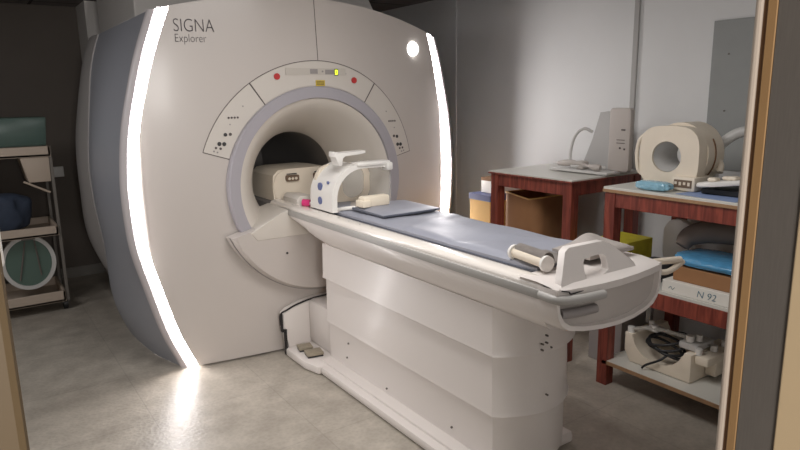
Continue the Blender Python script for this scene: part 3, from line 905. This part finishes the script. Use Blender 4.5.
oo = rrect(2.85,3.25,2.655,2.965,.07,6); ii = rrect(2.858,3.242,2.663,2.957,.064,6)
A = [bm.verts.new((x,y,.577)) for x,y in oo]; C_ = [bm.verts.new((x,y,.915+.012*math.sin(20*y))) for x,y in oo]
D = [bm.verts.new((x,y,.915+.012*math.sin(20*y))) for x,y in ii]; E_ = [bm.verts.new((x,y,.60)) for x,y in ii]
for P_,Q_ in ((A,C_),(C_,D),(D,E_)):
    for i in range(len(A)):
        j=(i+1)%len(A); bm.faces.new((P_[i],P_[j],Q_[j],Q_[i]))
bm.faces.new(E_); bm.faces.new(A[::-1])
build('carton_body', bm, M['card'], rb, smooth=40)
bm = B(); tube(bm, [(x,y,.918+.012*math.sin(20*y)) for x,y in oo], .005, 6, sm=False); build('torn_rim', bm, M['card_y'], rb)
yb = carton('cardboard_box', 2.93,3.30,3.16,3.37,.001,.86, M['card_y'], 'tall yellow cardboard box with slate blue lid beside the scanner edge', lid=M['boxblue'])
bx2 = carton('paper_box', 3.0,3.25,3.165,3.33,.87,.975, M['paper'], 'small white box standing on the blue lidded yellow box')
bm = B(); box(bm, 3.0-.001,3.25,3.164,3.331,.955,.977,.001); build('brown_top', bm, M['card_in'], bx2)

def bag(name, cx, cy, z, sx, sy, sz, m, label, cat='bag', seed=1, lump=.25, fr=3):
    rnd = random.Random(seed); bm = B()
    bmesh.ops.create_icosphere(bm, subdivisions=4, radius=1)
    ph = [rnd.uniform(0,6) for _ in range(6)]
    for v in bm.verts:
        p = v.co.copy()
        k = 1+lump*.5*(math.sin(fr*p.x*2+ph[0])*math.sin(fr*p.y*2+ph[1])+.5*math.sin(fr*4*p.x+ph[2]+3*p.y)*math.sin(fr*3*p.z+ph[3]))
        q = [math.copysign(abs(a)**.6, a) for a in p]
        v.co = Vector((cx+q[0]*sx*k, cy+q[1]*sy*k, z+max(0,(q[2]*.5+.5))*sz*(.8+.2*k)))
    return tag(build(name, bm, m, smooth=60), label, cat)
bag('cloth_bundle', 3.05, 2.44, .577, .18, .10, .085, M['navy'], 'slate blue cloth bundle on the shelf between the table legs', 'bundle', 3)
bag('paper_bundle', 2.84, 2.60, .577, .04, .045, .08, M['offwhite'], 'small white bundle in front of the brown cardboard box', 'bundle', 4)

# ---- coil on top of the second table
cc = thing('knee_coil', 'cream barrel shaped coil with round opening on the middle of the shelf table top', 'coil', (2.95,1.82,1.08))
bm = B()
n = 48
outl = []
for i in range(n):
    a = 2*PI*i/n; c_, s_ = math.cos(a), math.sin(a)
    e = 3.4
    r_ = 1/((abs(c_)/.158)**e+(abs(s_)/.15)**e)**(1/e)
    outl.append((1.79+r_*c_, 1.235+r_*s_))
hol = circ(1.80,1.235,.078,.075,n)
prism(bm, outl, 2.83, 2.90, 'x', hole=hol)
bmesh.ops.bevel(bm, geom=[e for e in bm.edges if e.calc_face_angle(0) > 1.2], offset=.012, segments=3, affect='EDGES')
build('front_plate', bm, M['cream2'], cc, smooth=40)
bm = B(); prism(bm, circ(1.775,1.245,.150,.155,n), 2.90, 3.04, 'x', hole=circ(1.80,1.235,.078,.075,n))
bmesh.ops.bevel(bm, geom=[e for e in bm.edges if e.calc_face_angle(0) > 1.2], offset=.02, segments=3, affect='EDGES')
b_ = build('barrel', bm, M['cream2'], cc, smooth=40)
bm = B(); tube(bm, [(2.96,1.775+.1515*math.cos(math.radians(a)),1.245+.1565*math.sin(math.radians(a))) for a in range(150,260,10)], .004, 6); build('barrel_seam', bm, M['card_in'], b_)
bm = B(); tube(bm, [(2.855,1.93,1.13),(2.84,1.958,1.16),(2.835,1.967,1.24),(2.84,1.958,1.31),(2.855,1.93,1.345)], .010, 10); build('side_handle', bm, M['cream'], cc, smooth=60)
rows = []
bm = B()
for r_,x_ in ((.076,2.84),(.072,2.86),(.067,2.90),(.066,3.03)): rows.append([(x_,1.80+r_*math.cos(2*PI*k/40),1.235+r_*.96*math.sin(2*PI*k/40)) for k in range(41)])
grid(bm, rows); build('inner_tube', bm, M['offwhite'], cc, smooth=60)
bm = B(); box(bm, 2.80,2.95,1.625,1.745,1.08,1.15,.012); ft = build('plug_housing', bm, M['cream2'], cc, smooth=40)
bm = B(); box(bm, 2.797,2.801,1.64,1.73,1.098,1.135,.001); lb = build('brown_label', bm, M['brown_win'], ft)
bm = B()
for k in range(4): box(bm, 2.7955,2.798,1.648+.022*k,1.66+.022*k,1.108+.004*(k%2),1.125,.0005)
build('label_mark', bm, M['cream'], lb)
bm = B(); box(bm, 2.86,3.02,1.65,1.94,1.08,1.10,.005); build('coil_foot', bm, M['cream2'], cc, smooth=40)
bm = B(); tube(bm, [(3.0,1.66,1.22),(3.02,1.63,1.20),(3.0,1.62,1.16)], .016, 10); disc(bm,(2.99,1.64,1.175),.012,.02,'x',12); build('latch', bm, M['cream2'], cc, smooth=50)

bag('wrapped_pack', 2.745, 1.80, 1.079, .042, .088, .045, M['pale_film'], 'pale blue plastic wrapped pack at the front edge of the shelf table top', 'pack', 5, .12, 5)
bm = B(); box(bm, 2.70,2.86,1.36,1.66,1.079,1.0805, rot=(-.12,'Z')); tag(build('paper_sheet', bm, M['blue_paper']), 'pale blue sheet lying at the front of the shelf table top', 'paper')
bm = B(); prism(bm, [(2.80,1.20),(2.80,1.59),(2.90,1.60),(3.10,1.60),(3.12,1.20)], 1.0815, 1.108, 'z', bev=.004); tag(build('black_tray', bm, M['black']), 'flat black pad under the white flexible coil on the shelf table', 'pad')
fc = thing('flexible_coil', 'flat white coil with rounded lobes lying on the black pad by the door jamb', 'coil', (2.95,1.5,1.11))
bm = B()
prism(bm, [(2.84,1.64),(2.83,1.70),(2.86,1.73),(2.92,1.73),(3.04,1.62),(3.12,1.45),(3.10,1.36),(2.98,1.38),(2.86,1.52)], 0,.022,'z', bev=.008)
for v in bm.verts: v.co.z += 1.112+(1.73-v.co.y)*.14
bmesh.ops.translate(bm, vec=(-.09,-.13,0), verts=bm.verts[:]); build('shell', bm, M['white'], fc, smooth=50)
bm = B()
for (x,y) in ((2.79,1.53),(2.84,1.49),(2.81,1.45),(2.88,1.43),(2.91,1.37)):
    box(bm, x-.022,x+.022,y-.02,y+.02,1.134+(1.60-y)*.14,1.152+(1.60-y)*.14,.007)
build('raised_pod', bm, M['cream'], fc, smooth=50)
bm = B(); disc(bm,(2.855,1.36,1.195),.009,.02,'x',14); build('port', bm, M['black'], fc)
bm = B(); prism(bm, [(2.87,1.33),(2.87,1.43),(2.93,1.43),(2.93,1.33)], 1.15,1.21,'z', bev=.008); build('end_block', bm, M['cream2'], fc, smooth=50)
hc = thing('hoop_coil', 'white hoop shaped coil standing upright against the wall on the shelf table', 'coil', (3.2,1.6,1.08))
bm = B()
P_ = [(3.14,1.725,1.09),(3.14,1.73,1.20),(3.15,1.715,1.27),(3.18,1.65,1.335),(3.2,1.58,1.35),(3.2,1.48,1.34),(3.2,1.40,1.28),(3.2,1.38,1.09)]
tube(bm, P_, .026, 14); build('hoop', bm, M['offwhite'], hc, smooth=60)
bm = B(); box(bm, 3.125,3.26,1.36,1.77,1.079,1.095,.004); build('foot_bar', bm, M['offwhite'], hc, smooth=40)

# ---- middle shelf of the second table
Z2 = .6005
wb = thing('tray_box', 'shallow white cardboard tray with marker writing on the middle shelf', 'box', (2.80,1.42,Z2))
bm = B(); box(bm, 2.712,3.02,1.33,1.70,Z2,Z2+.058,.002); build('carton_body', bm, M['paper'], wb)
text_part('marker_writing', 'N 92', .046, (2.711,1.525,Z2+.012), (PI/2,0,-PI/2), M['ink'], wb, .0006, shear=.15, thin=-.0008)
bm = B()
tube(bm, [(2.7115,1.665,Z2+.02),(2.7115,1.655,Z2+.032),(2.7115,1.645,Z2+.018),(2.7115,1.635,Z2+.03)], .0012, 5); build('scribble', bm, M['ink'], wb)
o = carton('cardboard_box', 2.74,3.02,1.30,1.665,Z2+.059,Z2+.13, M['card'], 'flat brown cardboard box on the white tray in the middle shelf')
bag('plastic_bag', 2.87, 1.50, Z2+.131, .14, .205, .055, M['blue_film'], 'bright blue plastic wrap draped over the brown box on the middle shelf', 'bag', 8, .12, 4)
fcv = thing('curved_coil', 'grey brown curved coil cover resting on the blue wrap', 'coil', (2.96,1.52,.78))
bm = B()
P_ = [(2.86,1.70,.80),(2.89,1.685,.845),(2.93,1.62,.875),(2.97,1.52,.88),(3.0,1.42,.865),(3.02,1.34,.80)]
tube(bm, P_, lambda s: .034+.024*math.sin(PI*s), 16)
build('curved_cover', bm, M['brown_foam'], fcv, smooth=60)
lp = thing('paddle_coil', 'rounded white paddle coil standing behind the grey brown coil cover', 'coil', (3.15,1.85,.60))
bm = B(); prism(bm, rrect(1.80,1.97,.61,.87,.07,7), 3.12, 3.16, 'x', bev=.01); build('paddle', bm, M['white'], lp, smooth=40)
bm = B(); box(bm, 3.08,3.20,1.80,1.97,Z2,Z2+.02,.005); build('paddle_foot', bm, M['white'], lp)
bag('dark_bundle', 2.90, 1.87, Z2, .12, .10, .085, M['charcoal'], 'dark grey cloth bundle on the middle shelf behind the table end', 'bundle', 12)
carton('grey_box', 2.92,3.22,2.06,2.28,.001,.60, M['grey_btn'], 'grey box on the floor in the gap between the two red tables')
carton('printed_carton', 2.93,3.17,2.065,2.275,.601,.735, M['yellow'], 'yellow printed carton seen just past the end of the bed')
# ---- coil on the lowest shelf
Z3 = .1435
lc = thing('cradle_coil', 'cream U shaped cradle coil with white clamps on the lowest shelf', 'coil', (2.93,1.74,Z3))
bm = B()
U = [(1.56,Z3+.002),(1.90,Z3+.002),(1.935,Z3+.06),(1.935,.300),(1.89,.300)]
for k in range(1,14):
    a = math.radians(-180*k/14+0); U.append((1.745+.145*math.cos(a), .295+.115*math.sin(a)))
U += [(1.60,.290),(1.56,.290)]
prism(bm, U, 2.775, 3.10, 'x', bev=.006); build('cradle', bm, M['cream'], lc, smooth=40)
bm = B(); box(bm, 2.80,3.12,1.49,1.56,Z3+.10,Z3+.145,.01); box(bm, 2.90,3.15,1.50,1.56,Z3+.02,Z3+.12,.01); build('side_wing', bm, M['cream'], lc, smooth=40)
def knob(x,y,z,r,h_=.03):
    bm = B(); tube(bm, [(x,y,z),(x,y,z+h_)], r, 14, sm=False); bmesh.ops.bevel(bm, geom=[e for e in bm.edges if e.calc_face_angle(0)>1.2], offset=.004, segments=2, affect='EDGES')
    build('knob', bm, M['white'], lc, smooth=40)
for a in ((2.80,1.915,.300,.018),(2.83,1.80,.335,.016),(2.85,1.83,.345,.013),(2.84,1.61,.335,.019),(2.87,1.58,.34,.015),(2.82,1.55,.29,.017),(2.92,1.53,.29,.017),(3.02,1.53,.29,.016)): knob(*a)
bm = B(); tube(bm, [(2.80,1.93,.31),(2.82,1.82,.345),(2.84,1.70,.35),(2.85,1.60,.345)], .011, 8); tube(bm, [(2.86,1.86,.36),(2.86,1.86,.46)], .012, 8, sm=False); tube(bm, [(2.83,1.80,.345),(2.86,1.62,.345)], .007, 8, sm=False)
build('clear_rod', bm, M['clear'], lc, smooth=60)
bm = B(); box(bm, 2.82,2.98,1.56,1.66,.292,.33,.012); build('clamp_block', bm, M['offwhite'], lc, smooth=40)
bm = B(); box(bm, 2.82,2.90,1.78,1.86,.325,.345,.01); build('clamp_block', bm, M['offwhite'], lc, smooth=40)
kb = bpy.data.objects
bm = B()
rnd = random.Random(3)
for k in range(4):
    P_ = []
    for i in range(14):
        a = 2*PI*i/13; P_.append((2.85+.055*math.cos(a+.3*k)*(1+.05*k)+rnd.uniform(-.006,.006), 1.74+.092*math.sin(a+.2*k), .255+.016*k+.03*math.sin(a+k)))
    tube(bm, P_, .0075, 8, 4)
tube(bm, [(2.80,1.70,.24),(2.765,1.72,.215),(2.745,1.78,.175),(2.74,1.80,.152)], .006, 8)
tag(build('black_cable', bm, M['black'], smooth=60), 'coiled black cable lying in the cream cradle on the lowest shelf', 'cable')

# ------------------------------------------------------------ trolley at the left
tr = thing('equipment_trolley', 'cream three shelf trolley on castors against the dark wall at the left', 'trolley', (.1,5.45,0))
for z0,z1,xr in ((1.165,1.24,.523),(.583,.655,.512),(.072,.155,.505)):
    bm = B(); box(bm, -.32,xr,5.20,5.70,z0,z0+.02,.003); box(bm,-.32,xr,5.20,5.222,z0,z1,.004); box(bm,-.32,xr,5.68,5.70,z0,z1,.004); box(bm,xr-.02,xr,5.20,5.70,z0,z1,.004); box(bm,-.32,-.30,5.20,5.70,z0,z1,.004)
    build('shelf_tray', bm, M['cart_panel'], tr)
for x in (-.335,.508):
    for y in (5.215,5.665):
        bm = B(); box(bm, x,x+.022,y,y+.022,.07,1.24,.003); build('post', bm, M['cart_dark'], tr)
bm = B(); tube(bm, [(.33,5.205,.995),(.49,5.205,.905)], .008, 8, sm=False); build('brace', bm, M['cart_panel'], tr)
bm = B(); prism(bm, [(.325,1.165),(.365,.985),(.505,.985),(.508,1.165)], 5.21, 5.60, bev=.004); build('hanging_bin', bm, M['cart_panel'], tr, smooth=40)
for x in (-.28,.47):
    for y in (5.26,5.64):
        bm = B(); disc(bm, (x+.03,y,.043), .042, .03, 'x', 20); w_ = build('castor', bm, M['black'], tr, smooth=40)
        bm = B(); box(bm, x+.005,x+.055,y-.02,y+.02,.05,.075,.004); build('castor_fork', bm, M['cart_dark'], w_)
gb = thing('green_bin', 'green translucent plastic bin standing on the trolley top', 'bin', (.1,5.45,1.24))
bm = B(); prism(bm, [(-.25,1.242),(-.27,1.44),(-.262,1.445),(.515,1.445),(.523,1.44),(.505,1.242)], 5.24, 5.62, bev=.006); build('bin_body', bm, M['green_glass'], gb, smooth=40)
o = bag('white_ball', .405, 5.225, 1.2415, .04, .0, .075, M['green_pad'], 'x')
bpy.data.objects.remove(o)
bag('blue_drape', .05, 5.42, .605, .30, .13, .30, M['navy'], 'dark blue folded drape piled on the middle trolley shelf', 'drape', 21, .2, 2)
rc = thing('ring_coil', 'pale green disc in a white ring leaning on the lowest trolley shelf', 'coil', (.3,5.3,.16))
bm = B(); prism(bm, circ(.30,.385,.178,.205,48), 5.29, 5.33, hole=circ(.30,.385,.150,.177,48)); build('outer_ring', bm, M['offwhite'], rc, smooth=50)
bm = B(); prism(bm, circ(.30,.385,.149,.176,48), 5.30, 5.32); dd = build('green_disc', bm, M['green_pad'], rc)
bm = B(); tube(bm, [(.23,5.292,.26),(.26,5.29,.40),(.29,5.292,.545)], .006, 6); tube(bm, [(.37,5.292,.28),(.36,5.29,.42),(.35,5.292,.55)], .006, 6); box(bm,.27,.36,5.286,5.294,.555,.59,.003); build('strap', bm, M['cart_dark'], dd)

# ------------------------------------------------------------ camera and light
cam = bpy.data.objects.new('camera', bpy.data.cameras.new('camera')); COL.objects.link(cam); S.camera = cam
f = 630.0
dn = Vector((54,3075,f)).normalized(); Yc = Vector((-445,-(f*f-54*445)/3075,f)).normalized(); Zc = -dn; Xc = Yc.cross(Zc)
# rows of the rotation: world components of the camera axes (right, up, back)
def wv(i, s): return Vector((Xc[i]*s, Yc[i]*s, Zc[i]*s))
r_, u_, b_ = wv(0,1), wv(1,-1), wv(2,-1)
cam.matrix_world = Matrix(((r_.x,u_.x,b_.x,0),(r_.y,u_.y,b_.y,0),(r_.z,u_.z,b_.z,1.55),(0,0,0,1)))
cam.data.sensor_width = 36; cam.data.lens = 36*f/800; cam.data.clip_start = .02; cam.data.clip_end = 60

def area(name, loc, target, size, power, col, sy=None):
    l = bpy.data.lights.new(name, 'AREA'); l.energy = power; l.color = col; l.size = size
    if sy: l.shape = 'RECTANGLE'; l.size_y = sy
    o = bpy.data.objects.new(name, l); COL.objects.link(o); o.location = loc
    o.rotation_euler = (Vector(target)-Vector(loc)).to_track_quat('-Z','Y').to_euler(); return o
area('corridor_lamp', (-.12,-1.6,1.75), (1.3,3.3,1.0), .7, 52, (1,.96,.92))
area('room_fill', (1.3,1.9,2.32), (1.3,1.9,0), 1.0, 24, (1,.975,.955))  # added overhead fill for bed, floor and right wall, no fixture there
area('side_fill', (-.75,3.9,2.32), (-.2,4.1,0), 1.0, 24, (1,.985,.98))  # unseen fill added to brighten the gantry side panel from the left
w = bpy.data.worlds.new('world'); S.world = w; w.use_nodes = True
w.node_tree.nodes['Background'].inputs['Color'].default_value = (.5,.48,.46,1)
w.node_tree.nodes['Background'].inputs['Strength'].default_value = .6
vs = S.view_settings
S.display_settings.display_device = 'sRGB'
vs.view_transform = 'Standard'; vs.look = 'None'; vs.gamma = 1; vs.use_curve_mapping = False; vs.exposure = .2
